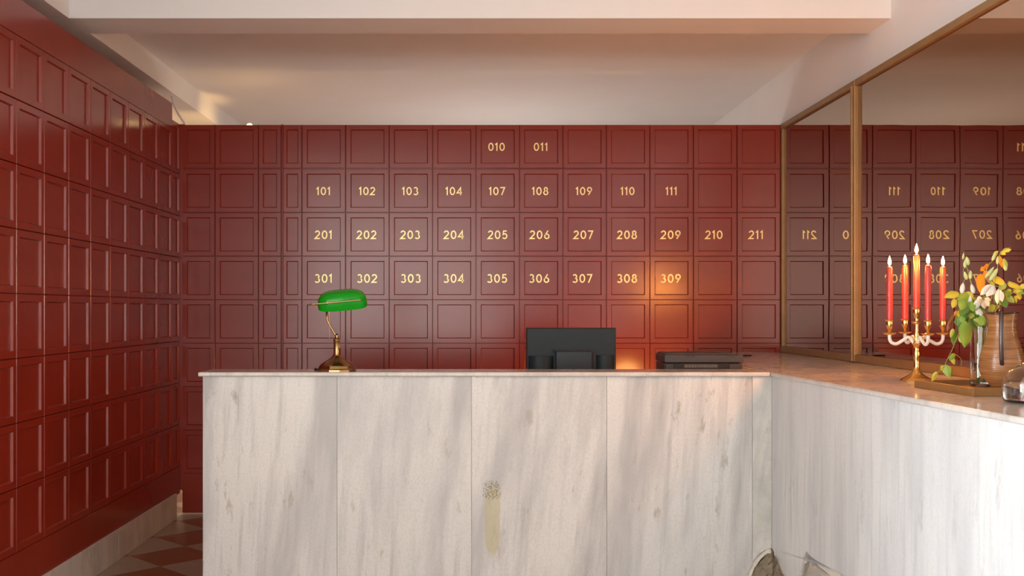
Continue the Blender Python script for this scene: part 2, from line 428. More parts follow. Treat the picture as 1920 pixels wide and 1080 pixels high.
PX = YB / F
cols_wall = [530, 566, 648, 730, 811, 892.5, 974, 1055.5, 1137, 1218.5, 1300, 1382, 1464]
cols_door = [341, 403, 484.5, 527.5]
rows_px = [233, 316.5, 398.5, 480.5, 562, 643.5, 725, 806.5, 888]
zrow = [EYE + (CY - y) * PX for y in rows_px]
wall_back = struct(box('wall_back', XA(530, YB), XR, YB + 0.0185, YB + 0.11, 0.0, ZTOP - 0.001, M['red']))
box('bottom_board', XA(530, YB), XR, YB, YB + 0.0186, 0.0, zrow[-1], M['red'], wall_back)
box('end_strip', XA(1464.3, YB), XR, YB, YB + 0.0186, zrow[-1], ZTOP, M['red'], wall_back)
box('door_bead', XA(528.2, YB), XA(530.4, YB), YB - 0.007, YB + 0.0186, 0.0, ZTOP, M['red'], wall_back, 0.002)
panels = {}
for j in range(8):
    for i in range(12):
        x0, x1 = XA(cols_wall[i], YB), XA(cols_wall[i + 1], YB)
        w = x1 - x0 if i == 0 else 81.6 * PX
        o = link('panel', panel_mesh(w, 81.8 * PX), None, wall_back)
        o.location = ((x0 + x1) / 2, YB, (zrow[j] + zrow[j + 1]) / 2)
        panels[(i, j)] = o
door = struct(box('door_1', XA(345, YB), XA(527.6, YB), YB + 0.0185, YB + 0.06, 0.016, ZTOP - 0.001, M['red']))
for j in range(8):
    for i in range(3):
        x0, x1 = XA(cols_door[i], YB), XA(cols_door[i + 1], YB)
        o = link('panel', panel_mesh(x1 - x0, 81.8 * PX), None, door)
        o.location = ((x0 + x1) / 2, YB, (zrow[j] + zrow[j + 1]) / 2)
box('hinge_stile', XL - 0.0184, XA(345, YB), YB + 0.0015, YB + 0.06, 0.17, ZTOP, M['red'], door)
box('bottom_board', XA(341, YB), XA(527.6, YB), YB - 0.0005, YB + 0.0186, 0.17, zrow[-1], M['red'], door)
box('kick_board', XA(341, YB) + 0.004, XA(527.6, YB), YB, YB + 0.0186, 0.016, 0.17, M['red'], door)

ylines = [6.812 - 0.29 * k for k in range(0, 17)]
zl = [EYE + (0.23 + 0.955 * k) * 0.29 for k in range(-4, 5)]
wall_left = struct(box('wall_left', -2.29, XL - 0.0185, 2.21, 6.812, 0.0, 2.704, M['red']))
box('corner_block', -2.29, XL - 0.0185, 6.812, 7.0, 0.17, ZTOP, M['red'], wall_left)
box('frieze_board', XL - 0.0186, XL, 2.21, 6.812, zl[-1], 2.704, M['red'], wall_left)
box('bottom_board', XL - 0.0186, XL, 2.21, 7.0, 0.15, zl[0], M['red'], wall_left)
ylines = [y for y in ylines if y > 2.15]
for j in range(8):
    for i in range(len(ylines) - 1):
        o = link('panel', panel_mesh(0.29, zl[1] - zl[0]), None, wall_left)
        o.location = (XL, (ylines[i] + ylines[i + 1]) / 2, (zl[j] + zl[j + 1]) / 2); o.rotation_euler = (0, 0, PI / 2)
    o = link('panel', panel_mesh(0.188, zl[1] - zl[0]), None, wall_left)
    if j < 7:
        o.location = (XL, 6.906, (zl[j] + zl[j + 1]) / 2)
    else:
        o.location = (XL, 6.906, zl[7] + (ZTOP - zl[7]) / 2); o.data = panel_mesh(0.188, ZTOP - zl[7])
    o.rotation_euler = (0, 0, PI / 2)
bb = struct(empty('baseboard_left', (0, 0, 0)))
ys = [2.21, 3.35, 4.55, 5.75, 6.88]
for a, b in zip(ys, ys[1:]):
    box('skirting_slab', XL - 0.018, XL + 0.012, a + 0.0012, b - 0.0012, 0.0, 0.166, M['marble_base'], bb, 0.002)

# ------------------------------------------------------------------ room numbers in gold on the panels
def arc(cx, cy, rx, ry, a0, a1, n=16):
    return [(cx + rx * math.cos(math.radians(a0 + (a1 - a0) * k / n)), cy + ry * math.sin(math.radians(a0 + (a1 - a0) * k / n))) for k in range(n + 1)]
GL = {'0': (0.62, [arc(0.31, 0.5, 0.26, 0.43, 0, 360, 28)]),
      '1': (0.30, [[(0.0, 0.76), (0.20, 0.93), (0.20, 0.0)]]),
      '2': (0.58, [arc(0.29, 0.68, 0.235, 0.25, 165, -28, 16) + [(0.03, 0.065), (0.57, 0.065)]]),
      '3': (0.58, [arc(0.27, 0.715, 0.20, 0.215, 150, -90, 14), arc(0.27, 0.285, 0.25, 0.225, 90, -150, 16)]),
      '4': (0.66, [[(0.47, 0.0), (0.47, 0.93), (0.03, 0.27), (0.64, 0.27)]]),
      '5': (0.58, [[(0.52, 0.93), (0.15, 0.93), (0.10, 0.53)] + arc(0.27, 0.34, 0.26, 0.275, 118, -145, 16)]),
      '6': (0.60, [arc(0.30, 0.315, 0.245, 0.255, 0, 360, 24), [(0.44, 0.98), (0.09, 0.45)]]),
      '7': (0.58, [[(0.0, 0.93), (0.53, 0.93), (0.16, 0.0)]]),
      '8': (0.60, [arc(0.30, 0.735, 0.185, 0.195, 0, 360, 22), arc(0.30, 0.295, 0.245, 0.235, 0, 360, 24)]),
      '9': (0.60, [arc(0.30, 0.685, 0.245, 0.255, 0, 360, 24), [(0.16, 0.02), (0.51, 0.55)]])}
def add_ribbon(bm, pts, hw, y0, y1, ox, oz, sc):
    closed = (Vector(pts[0]) - Vector(pts[-1])).length < 1e-5
    P = [Vector(p) for p in (pts[:-1] if closed else pts)]
    n = len(P); rows = []
    for i in range(n):
        a = P[i - 1] if (i or closed) else P[i]; b = P[(i + 1) % n] if (i < n - 1 or closed) else P[i]
        d0 = (P[i] - a).normalized() if (P[i] - a).length > 1e-9 else None
        d1 = (b - P[i]).normalized() if (b - P[i]).length > 1e-9 else None
        d0 = d0 or d1; d1 = d1 or d0
        n0 = Vector((-d0.y, d0.x)); n1 = Vector((-d1.y, d1.x)); nn = (n0 + n1).normalized()
        k = min(1.0 / max(nn.dot(n1), 0.25), 2.6)
        rows.append([bm.verts.new((ox + (P[i].x + s * nn.x * hw * k) * sc, y, oz + (P[i].y + s * nn.y * hw * k) * sc)) for s, y in ((1, y0), (-1, y0), (-1, y1), (1, y1))])
    rng = range(n) if closed else range(n - 1)
    for i in rng:
        A, Bv = rows[i], rows[(i + 1) % n]
        for k in range(4): bm.faces.new((A[k], A[(k + 1) % 4], Bv[(k + 1) % 4], Bv[k]))
    if not closed:
        bm.faces.new(rows[0]); bm.faces.new(rows[-1][::-1])
def number(txt, px, py, col, row, hgt=0.0575):
    bm = bmesh.new()
    gap = 0.23
    tot = sum(GL[c][0] for c in txt) + gap * (len(txt) - 1)
    x = -tot / 2
    for c in txt:
        for st in GL[c][1]: add_ribbon(bm, st, 0.068, 0.0065, 0.0098, x * hgt, -0.5 * hgt, hgt)
        x += GL[c][0] + gap
    p = panels[(col, row)]
    o = bm_obj('room_number', bm, M['gold'], p)
    o.location = (XA(px, YB) - p.location.x, 0, EYE + (CY - py) * PX - p.location.z)
    o['label'] = 'gold numerals reading ' + txt
    return o
xs1 = [606, 688, 769, 851, 932, 1013, 1095, 1177, 1259]
for k, t in enumerate(['101', '102', '103', '104', '107', '108', '109', '110', '111']): number(t, xs1[k], 358, k + 1, 1, 0.054)
xs2 = [606, 687, 769, 851, 933, 1012, 1094, 1176, 1258, 1339, 1418]
for k in range(11): number('2%02d' % (k + 1), xs2[k], 440, k + 1, 2)
xs3 = [606, 688, 770, 851, 932, 1011, 1092, 1176, 1258]
for k in range(9): number('3%02d' % (k + 1), xs3[k], 522, k + 1, 3, 0.0585)
number('010', 931, 275, 5, 0, 0.054); number('011', 1014, 275, 6, 0, 0.054)

# ------------------------------------------------------------------ mirror on the right wall
mir = tag(empty('wall_mirror', (XR, 5.0, ZC)), 'long smoked wall mirror in a gilded wooden frame above the side counter', 'mirror')
def mbox(name, x0, x1, y0, y1, z0, z1, mat, bev=0.0):
    o = box(name, x0 - XR, x1 - XR, y0 - 5.0, y1 - 5.0, z0 - ZC, z1 - ZC, mat, mir, bev); return o
YD = 5.66
mbox('mirror_pane', XR - 0.012, XR - 0.004, YD + 0.01, 6.985, ZC + 0.03, ZTOP - 0.02, M['mirror'])
mbox('mirror_pane', XR - 0.012, XR - 0.004, 1.62, YD - 0.01, ZC + 0.03, ZTOP - 0.02, M['mirror'])
mbox('bottom_rail', XR - 0.030, XR - 0.001, 1.58, 6.998, ZC + 0.001, ZC + 0.042, M['frame'], 0.004)
mbox('top_rail', XR - 0.030, XR - 0.001, 1.58, 6.998, ZTOP - 0.036, ZTOP, M['frame'], 0.004)
mbox('corner_stile', XR - 0.028, XR - 0.001, 6.968, 6.998, ZC + 0.03, ZTOP - 0.03, M['frame'], 0.004)
mbox('end_stile', XR - 0.028, XR - 0.001, 1.58, 1.62, ZC + 0.03, ZTOP - 0.03, M['frame'], 0.004)
mbox('divider', XR - 0.034, XR - 0.001, YD - 0.028, YD + 0.028, ZC + 0.002, ZTOP - 0.001, M['frame'], 0.006)
mbox('divider_bead', XR - 0.042, XR - 0.030, YD - 0.009, YD + 0.009, ZC + 0.004, ZTOP - 0.03, M['frame'], 0.004)

# ------------------------------------------------------------------ reception counter
YF = 4.77
cnt = tag(empty('reception_counter', (0.3, YF, 0)), 'L-shaped reception counter clad in streaked white marble slabs with a broken corner', 'counter')
def cpart(o): o.location = Vector(o.location) - Vector(cnt.location); return o
def face_panel(name, poly, thick, mat, to_world, parent=cnt, bev=0.0008):
    """poly in (u, z) on a vertical face, to_world(u, depth) -> (x, y)"""
    bm = bmesh.new()
    a = [bm.verts.new((*to_world(u, 0), z)) for u, z in poly]; b = [bm.verts.new((*to_world(u, thick), z)) for u, z in poly]
    bm.faces.new(a); bm.faces.new(b[::-1]); n = len(poly)
    for k in range(n): bm.faces.new((a[k], b[k], b[(k + 1) % n], a[(k + 1) % n]))
    bmesh.ops.triangulate(bm, faces=[f for f in bm.faces if len(f.verts) > 4])
    o = bm_obj(name, bm, mat, parent); return cpart(o)
front = lambda u, d: (u, YF + d)
LU = Vector((0.0487, -1.0)).normalized(); LN = Vector((LU.y, -LU.x))     # along the side face towards the camera, outward normal
if LN.x > 0: LN = -LN
C0 = Vector((1.352, YF))
leg = lambda u, d: tuple(C0 + LU * u - LN * d)
ZS = ZC - 0.020
xj = [-1.228, -0.619, -0.0097, 0.604, 1.264, 1.352]
g = 0.0008
rect = lambda a, b: [(a + g, 0.0), (b - g, 0.0), (b - g, ZS), (a + g, ZS)]
face_panel('marble_slab', rect(xj[0], xj[1]), 0.02, M['marble'], front)
face_panel('marble_slab', rect(xj[1], xj[2]), 0.02, M['marble'], front)
face_panel('marble_slab', rect(xj[2], xj[3]), 0.02, M['marble_stain'], front)
face_panel('marble_slab', [(xj[3] + g, 0), (1.17, 0), (1.19, 0.06), (1.205, 0.10), (1.238, 0.155), (1.247, 0.185), (xj[4] - g, 0.212), (xj[4] - g, ZS), (xj[3] + g, ZS)], 0.02, M['marble'], front)
# narrow filler slab, broken away at its foot, and the side slabs
o = face_panel('marble_filler', [(xj[4] + g, 0.222), (1.283, 0.248), (1.305, 0.268), (1.328, 0.283), (xj[5] - g, 0.288), (xj[5] - g, ZS), (xj[4] + g, ZS)], 0.02, M['marble_green'], front)
o['label'] = 'narrow mottled green-grey filler slab'
leg1 = [(0.0006, 0.288), (0.021, 0.282), (0.045, 0.270), (0.085, 0.262), (0.125, 0.236), (0.165, 0.222), (0.20, 0.205), (0.235, 0.19), (0.27, 0.185), (0.30, 0.205),
        (0.335, 0.222), (0.36, 0.275), (0.395, 0.335), (0.43, 0.372), (0.47, 0.362), (0.52, 0.360), (0.60, 0.362), (0.70, 0.365), (0.78, 0.372), (0.86, 0.36), (0.93, 0.30), (0.98, 0.12), (1.0, 0.0), (1.055, 0.0), (1.055, ZS), (0.0006, ZS)]
face_panel('marble_slab', leg1, 0.02, M['marble_leg'], leg)
for a, b in ((1.056, 2.01), (2.012, 2.97), (2.972, 3.93)):
    face_panel('marble_slab', [(a + g, 0), (b - g, 0), (b - g, ZS), (a + g, ZS)], 0.02, M['marble_leg'], leg)
# chipped rims behind the break, then the rough mortar core
face_panel('chipped_edge', [(1.10, 0.0), (1.19, 0.0), (1.225, 0.085), (1.258, 0.150), (1.275, 0.195), (1.305, 0.236), (1.335, 0.262), (1.3505, 0.262), (1.3505, 0.45), (1.10, 0.45)], 0.012, M['chip'], lambda u, d: (u, YF + 0.0095 + d))
chip2 = [(0.001, 0.258), (0.045, 0.248), (0.085, 0.228), (0.125, 0.200), (0.165, 0.182), (0.205, 0.160), (0.24, 0.135), (0.285, 0.13), (0.33, 0.17),
         (0.365, 0.232), (0.40, 0.305), (0.43, 0.352), (0.465, 0.344), (0.50, 0.328), (0.56, 0.326), (0.66, 0.330), (0.78, 0.334), (0.86, 0.32), (0.95, 0.2), (1.0, 0.2), (1.0, 0.47), (0.001, 0.47)]
face_panel('chipped_edge', chip2, 0.012, M['chip'], lambda u, d: leg(u, 0.0095 + d))
cp = [(-1.226, YF + 0.0215), (1.3745, YF + 0.0215), tuple(leg(3.92, 0.0215)), (2.03, 0.86), (2.03, 6.9), (1.41, 6.9), (1.41, 4.985), (-1.226, 4.985)]
core = cpart(prism('counter_core', cp, 0.0, ZS - 0.0005, M['plaster'], cnt))
bm = bmesh.new()
def rubble(bm, fn, u0, u1, z0, z1, nu, nz):
    rnd = random.Random(3); G = []
    for i in range(nu + 1):
        rw = []
        for k in range(nz + 1):
            u = u0 + (u1 - u0) * i / nu; z = z0 + (z1 - z0) * k / nz
            x, y = fn(u, 0.0205 - 0.012 * rnd.random() * (0 < i < nu))
            rw.append(bm.verts.new((x, y, z + 0.006 * (rnd.random() - 0.5))))
        G.append(rw)
    for i in range(nu):
        for k in range(nz): bm.faces.new((G[i][k], G[i + 1][k], G[i + 1][k + 1], G[i][k + 1]))
rubble(bm, front, 1.12, 1.374, 0.01, 0.30, 14, 18); rubble(bm, leg, -0.022, 1.0, 0.01, 0.38, 50, 20)
cpart(bm_obj('mortar_bed', bm, M['mortar'], cnt))

top = tag(empty('countertop', (0.3, YF, ZS)), 'thin polished marble countertop running along the counter and on to the mirror', 'countertop')
def tpart(o): o.location = Vector(o.location) - Vector(top.location); return o
e0 = C0 + LN * 0.012
fx = lambda y: e0.x + (e0.y - y) * 0.0487
tpart(prism('front_slab', [(-1.246, 4.752), (fx(4.752) - 0.001, 4.752), (1.385, 5.005), (-1.246, 5.005)], ZS, ZC, M['marble_top'], top, 0.006))
tpart(prism('side_slab', [(fx(4.752), 4.752), (fx(0.85), 0.85), (2.066, 0.85), (2.066, 6.994), (1.40, 6.994), (1.386, 5.005)], ZS, ZC, M['marble_top'], top, 0.006))

# ------------------------------------------------------------------ work desk behind the counter
dk = tag(empty('work_desk', (0.2, 5.4, 0)), 'low wooden work desk tucked behind the marble counter', 'desk')
box('desk_top', -1.3, 1.17, -0.37, 0.32, 0.73, 0.76, M['desk'], dk, 0.003)
for x in (-1.26, 1.12):
    for y in (-0.33, 0.28): box('leg', x - 0.02, x + 0.02, y - 0.02, y + 0.02, 0.0, 0.73, M['desk'], dk)

# computer monitor seen from behind
YM = 5.50
mx = XA(1071.5, YM); mz = ZA(615.5, YM); k = YM / F
mo = tag(empty('computer_monitor', (mx, YM, 0.76)), 'slate grey computer monitor seen from behind above the counter', 'monitor')
zt = mz - 0.76
zz = lambda py: ZA(py, YM) - 0.76
xx = lambda px: XA(px, YM) - mx
box('back_cover', xx(988), xx(1155), 0.0, 0.022, zt - 0.30, zt, M['monitor'], mo, 0.004)
box('bezel', xx(987), xx(1156), 0.0222, 0.040, zt - 0.302, zt + 0.002, M['black'], mo, 0.003)
box('rear_bulge', xx(1041), xx(1109), -0.05, 0.0, zt - 0.28, zz(658), M['monitor_dark'], mo, 0.005)
box('bulge_rim', xx(1036), xx(1110), -0.022, -0.0005, zz(659), zz(656), M['black'], mo, 0.002)
for a, b, t in ((991, 1037, 667.5), (1118, 1153, 665.5)):
    bm = bmesh.new(); r = (xx(b) - xx(a)) / 2; cxm = (xx(a) + xx(b)) / 2
    pf = [(cxm + r * math.cos(PI + PI * q / 14), 0.75 * r * math.sin(PI + PI * q / 14)) for q in range(15)]
    add_prism(bm, pf, zt - 0.27, zz(t)); bm_obj('speaker_pod', bm, M['monitor'], mo, True, 40)
box('side_shadow_strip', xx(1110), xx(1117), -0.012, -0.0005, zt - 0.27, zz(657), M['black'], mo)  # black strip standing for the shade beside the rear bulge
box('stand_neck', -0.04, 0.04, 0.0, 0.03, 0.012, zt - 0.28, M['black'], mo)
box('stand_foot', -0.12, 0.12, -0.09, 0.10, 0.0, 0.014, M['black'], mo, 0.004)

# printer
YP = 5.16; k = YP / F
px0, px1 = XA(1247, YP), XA(1394, YP)
pr = tag(empty('printer', ((px0 + px1) / 2, YP, 0.76)), 'charcoal grey printer with a vented front slot beside the side counter', 'printer')
zz = lambda py: ZA(py, YP) - 0.76
xx = lambda px: XA(px, YP) - (px0 + px1) / 2
box('body', xx(1247), xx(1393), 0.012, 0.26, 0.0, zz(681.5), M['grey_plastic'], pr, 0.004)
box('upper_cover', xx(1246.5), xx(1394), 0.0, 0.262, zz(680.3), zz(665.5), M['grey_plastic'], pr, 0.004)
box('top_lid', xx(1250), xx(1382), 0.03, 0.25, zz(665.5), zz(663), M['grey_plastic'], pr, 0.002)
box('lower_front', xx(1249), xx(1263), 0.0, 0.0118, 0.0, zz(682.5), M['grey_plastic'], pr, 0.002)
box('lower_front', xx(1368), xx(1392), 0.0, 0.0118, 0.0, zz(682.5), M['grey_plastic'], pr, 0.002)
box('slot', xx(1263.5), xx(1367.5), 0.006, 0.0118, zz(690.5), zz(681.5), M['black'], pr)
for q in range(22):
    c = 1284 + q * 2.85
    box('slot_tooth', xx(c), xx(c + 1.2), 0.001, 0.0059, zz(689.5), zz(683.2), M['light_mark'], pr)
for c in (1286, 1291, 1296, 1300, 1363, 1367, 1370, 1374):
    bm = bmesh.new()
    add_box(bm, xx(c), xx(c + 2.0), -0.0008, 0.0002, zz(669.8), zz(666.8)); bm_obj('button_mark', bm, M['black'], pr)
tube('power_cable', [Vector((xx(1394) - 0.005, 0.16, 0.22)), Vector((xx(1394) + 0.018, 0.18, 0.20)), Vector((xx(1394) + 0.028, 0.2, 0.1)), Vector((xx(1394) + 0.028, 0.2, 0.01))], 0.004, M['black'], pr)
cb = tube('black_cable', catmull([(1.625, 6.36, ZC + 0.0045), (1.65, 6.37, ZC + 0.0045), (1.67, 6.36, ZC + 0.0045), (1.685, 6.39, ZC + 0.0045)]), 0.0042, M['black'])
tag(cb, 'short black cable end lying on the marble by the mirror', 'cable')

# ------------------------------------------------------------------ banker's lamp
YLm = 4.88
lx = XA(631.5, YLm); q = YLm / F
lp = tag(empty('bankers_lamp', (lx, YLm, ZC)), "brass banker's lamp with a green glass shade on the counter", 'lamp')
lz = lambda py: ZA(py, YLm) - ZC
lxx = lambda px: XA(px, YLm) - lx
bm = bmesh.new()
add_lathe(bm, [(0.092, 0.0), (0.092, 0.007), (0.086, 0.011), (0.080, 0.024), (0.066, 0.036), (0.040, 0.050), (0.026, 0.060), (0.016, 0.072)], n=12)
bmesh.ops.rotate(bm, verts=bm.verts, cent=(0, 0, 0), matrix=Matrix.Rotation(math.radians(15), 3, 'Z'))
bm_obj('base', bm, M['antique'], lp, True, 24)
lathe('neck', [(0.015, 0.068), (0.0165, 0.071), (0.0145, 0.076), (0.0145, 0.136), (0.0165, 0.139), (0.0165, 0.143), (0.010, 0.150), (0.0075, 0.160), (0.0085, 0.165), (0.004, 0.171)], M['antique'], lp, n=24)
arm = catmull([(0.0, 0, lz(633)), (lxx(623), 0, lz(618)), (lxx(614.5), 0, lz(602)), (lxx(613), -0.004, lz(588)), (lxx(616), -0.050, lz(574)), (lxx(618), -0.064, lz(568))], 6)
tube('arm', arm, 0.0046, M['antique'], lp)
Rsh = Matrix.Rotation(math.radians(-5.0), 4, 'Y') @ Matrix.Rotation(math.radians(8), 4, 'Z') @ Matrix.Rotation(math.radians(22), 4, 'X')
Tsh = Matrix.Translation((lxx(642), 0.005, lz(570)))
bm = bmesh.new()
nu, nv = 36, 12
rings = []
def sp(c, e): return math.copysign(abs(c) ** e, c)
for sgn, off in ((1, 0.0), (1, -0.003)):
    for v in range(nv + 1):
        ph = (PI / 2) * v / nv - 0.12
        r = sp(math.cos(ph), 0.55) if v < nv else 0.0
        rg = []
        for u in range(nu):
            a = 2 * PI * u / nu
            rg.append(bm.verts.new(((0.114 + off) * r * sp(math.cos(a), 0.55), (0.058 + off) * r * sp(math.sin(a), 0.75), (0.064 + off) * sp(math.sin(ph), 0.8))))
        rings.append(rg)
h = nv + 1
for base in (0, h):
    for v in range(nv):
        for u in range(nu): bm.faces.new((rings[base + v][u], rings[base + v][(u + 1) % nu], rings[base + v + 1][(u + 1) % nu], rings[base + v + 1][u]))
for u in range(nu): bm.faces.new((rings[0][u], rings[0][(u + 1) % nu], rings[h][(u + 1) % nu], rings[h][u]))
bmesh.ops.remove_doubles(bm, verts=bm.verts, dist=0.0002)
bmesh.ops.transform(bm, matrix=Tsh @ Rsh, verts=bm.verts)
bm_obj('shade', bm, M['green_glass'], lp, True, 60)
ra, rb = Vector((lxx(588.5), -0.074, lz(571))), Vector((lxx(681), -0.066, lz(562.5)))
tube('crossbar', [ra, rb], 0.0032, M['antique'], lp)
for p in (ra, rb): lathe('finial', [(0.0, -0.005), (0.004, -0.003), (0.0055, 0.0), (0.004, 0.003), (0.0, 0.005)], M['antique'], lp, c=p, n=12, cap=False)
tube('shade_bracket', [Vector((lxx(618), -0.062, lz(568))), Vector((lxx(618), -0.072, lz(568.2)))], 0.0045, M['antique'], lp)
tube('lamp_holder', [Vector((lxx(655), -0.005, lz(566))), Vector((lxx(656), -0.012, lz(577)))], 0.010, M['socket'], lp, 14)
tube('lamp_holder', [Vector((lxx(664), -0.005, lz(566))), Vector((lxx(665), -0.010, lz(575)))], 0.007, M['socket'], lp, 14)
tube('pull_chain', [Vector((lxx(618.5), -0.03, lz(573))), Vector((lxx(619.2), -0.03, lz(634)))], 0.0011, M['antique'], lp, 6)
lathe('chain_bead', [(0, -0.005), (0.0032, -0.002), (0.0026, 0.002), (0, 0.005)], M['antique'], lp, c=(lxx(619.3), -0.03, lz(635)), n=10, cap=False)
tube('lamp_cord', catmull([(-0.085, 0.0, 0.006), (-0.10, 0.01, 0.0045), (-0.108, 0.04, 0.0045), (-0.11, 0.09, 0.0045)]), 0.0035, M['black'], lp)

# ------------------------------------------------------------------ candelabrum and candles
YK = 4.15; s = YK / F
kc = Vector((XA(1718.5, YK), YK, ZC))
kz = lambda py: ZA(py, YK) - ZC
cd = tag(empty('candelabrum', kc), 'polished brass candelabrum with five cups and white curved arms on the side counter', 'candelabrum')
lathe('base', [(0.062, 0.0), (0.063, 0.004), (0.058, 0.009), (0.046, 0.016), (0.030, 0.026), (0.017, 0.038), (0.011, 0.048), (0.009, 0.056)], M['brass'], cd, n=10, sharp=28)
st = [(695, 4), (690, 5), (687, 5.3), (684, 4.2), (672, 5.2), (662, 6.4), (658, 5.6), (654, 4.6), (648, 5.6), (645, 8), (641, 8), (639, 4.5), (632, 4), (628, 5), (624, 4), (614, 3.2), (608, 3.4), (606, 8), (603.5, 8.5), (601.5, 4), (597, 3.2), (593, 5), (590, 4), (588, 3.5)]
lathe('stem', [(r * s, kz(y)) for y, r in st], M['brass'], cd, n=24)
def cup(dx, dy, zrim, pan=True):
    c = (dx, dy, zrim)
    pf = [(3.2, 13.5), (2.8, 18), (2.6, 22), (3.6, 25)][::-1]
    prof = [(0.0028, -0.052), (0.0055, -0.046), (0.0055, -0.040), (0.0085, -0.034), (0.0125, -0.024), (0.0135, -0.014), (0.0130, -0.006), (0.0165, -0.002), (0.0170, 0.0), (0.0125, 0.0005), (0.0124, -0.014)]
    lathe('candle_cup', prof, M['brass'], cd, c=c, n=24)
    if pan:
        lathe('drip_pan', [(0.004, -0.060), (0.016, -0.058), (0.0245, -0.053), (0.026, -0.0505), (0.022, -0.0535), (0.006, -0.0545)], M['brass'], cd, c=c, n=28)
cup(0, 0, kz(577.5), False)
R = 51 * s; th = math.radians(21)
dirs = [(-50.5, 0, 600), (49.5, 0, 600), (-1, 50, 599), (0.5, -49, 600)]
for dx, dyy, yr in dirs:
    x, y = dx * s, dyy * s
    zr = kz(yr)
    cup(x, y, zr)
    u = Vector((x, y, 0)); ul = u.length; u.normalize()
    zb = zr - 0.060
    pts = [u * ul + Vector((0, 0, zb + 0.006)), u * ul + Vector((0, 0, zb - 0.012)), u * (ul - 0.007) + Vector((0, 0, zb - 0.028)), u * (ul - 0.026) + Vector((0, 0, zb - 0.034)),
           u * (ul - 0.050) + Vector((0, 0, zb - 0.022)), u * max(ul - 0.075, 0.022) + Vector((0, 0, zb - 0.008)), u * 0.010 + Vector((0, 0, kz(643.5)))]
    tube('arm', catmull(pts, 6), 0.0066, M['enamel'], cd, 12)
for k in range(4):       # leafy scroll ornaments where the arms meet the stem
    a = k * PI / 2 + 0.9
    d = Vector((math.cos(a), math.sin(a), 0))
    tube('scroll', catmull([d * 0.008 + Vector((0, 0, kz(641))), d * 0.022 + Vector((0, 0, kz(640))), d * 0.028 + Vector((0, 0, kz(634))), d * 0.021 + Vector((0, 0, kz(630))), d * 0.017 + Vector((0, 0, kz(635)))], 4), 0.0038, M['brass'], cd, 8, 0.0015)

def candle(x, y, z0, z1, label):
    t = tag(empty('candle', (x, y, z0)), label, 'candle', 'red candles in the candelabrum')
    h = z1 - z0
    lathe('wax_body', [(0.0118, -0.012), (0.0122, 0.0), (0.0120, h * 0.6), (0.0112, h - 0.012), (0.0085, h - 0.003), (0.004, h - 0.001)], M['wax'], t, n=24)
    fz = h
    tube('wick', [(0, 0, fz - 0.003), (0.0004, 0, fz + 0.005)], 0.0009, M['wick'], t, 6)
    lathe('flame', [(0, fz + 0.0025), (0.0034, fz + 0.006), (0.0056, fz + 0.011), (0.0060, fz + 0.016), (0.0046, fz + 0.024), (0.0022, fz + 0.032), (0.0, fz + 0.040)], M['flame'], t, n=16, cap=False)
labels = ['leftmost burning red taper candle in the candelabrum', 'rightmost burning red taper candle in the candelabrum, next to the leaves',
          'second burning red taper candle from the left in the candelabrum', 'burning red taper candle just right of the tall middle one']
tops = [499, 499, 494, 498]
for (dx, dyy, yr), lb, tp in zip(dirs, labels, tops):
    yy = YK + dyy * s
    candle(kc.x + dx * s, yy, ZA(yr + 1, YK), ZA(tp, YK), lb)
candle(kc.x, YK, ZA(578.5, YK), ZA(476, YK), 'tallest burning red taper candle in the middle of the candelabrum')

# ------------------------------------------------------------------ wooden tray
tr = tag(empty('wooden_tray', (1.78, 3.63, ZC), math.radians(2.8)), 'shallow brown wooden tray under the flower vase and jug', 'tray')
tw, td, thh = 0.168, 0.206, 0.028
box('tray_floor', -tw + 0.002, tw - 0.002, -td + 0.002, td - 0.002, 0.0, 0.008, M['tray'], tr)
box('tray_side', -tw, tw, -td, -td + 0.010, 0.0, thh, M['tray'], tr, 0.0015)
box('tray_side', -tw, tw, td - 0.010, td, 0.0, thh, M['tray'], tr, 0.0015)
box('tray_side', -tw, -tw + 0.010, -td + 0.0102, td - 0.0102, 0.0, thh, M['tray'], tr, 0.0015)
box('tray_side', tw - 0.010, tw, -td + 0.0102, td - 0.0102, 0.0, thh, M['tray'], tr, 0.0015)
ZT = ZC + 0.0085

# jug
YJ = 3.60; j = YJ / F
jc = Vector((XA(1879, YJ), YJ, ZT))
jz = lambda py: ZA(py, YJ) - ZT
jg = tag(empty('jug', jc, math.radians(-26.7)), 'brown glazed stoneware jug with a dark strap handle', 'jug')
outer = [(17, 0.0), (19, 0.004)] + [(r, jz(y)) for y, r in ((722, 20), (716, 27.5), (708, 34), (698, 38.5), (686, 40.5), (672, 39), (658, 35.5), (644, 31), (630, 26.5), (618, 24.2), (606, 24), (597, 26), (590, 28.2), (587, 28.6))]
prof = [(r * j, z) for r, z in outer] + [((r - 3) * j, z) for r, z in outer[::-1][1:-1]]
prof = [(0, 0.0)] + prof + [(0, 0.012)]
bm = bmesh.new(); add_lathe(bm, prof, n=40, cap=False)
for v in bm.verts:                        # pinched pouring lip at the back left, slightly wavy rim
    if v.co.z > jz(604):
        a = math.atan2(v.co.y, v.co.x); f = (v.co.z - jz(604)) / (jz(587) - jz(604))
        v.co.z += 0.002 * f * math.cos(a * 2 + 0.6); v.co.xy *= 1 + 0.05 * f * math.cos(a - 2.6)
bm_obj('body', bm, M['jug'], jg, True, 60)
bm = bmesh.new()
hp = catmull([(-0.002, -26 * j, jz(588)), (-0.002, -32 * j, jz(582)), (-0.002, -39 * j, jz(590)), (-0.002, -43 * j, jz(612)), (-0.002, -45 * j, jz(640)), (-0.002, -43.5 * j, jz(662)), (-0.001, -41 * j, jz(678)), (0, -38.5 * j, jz(682))], 5)
R_ = []
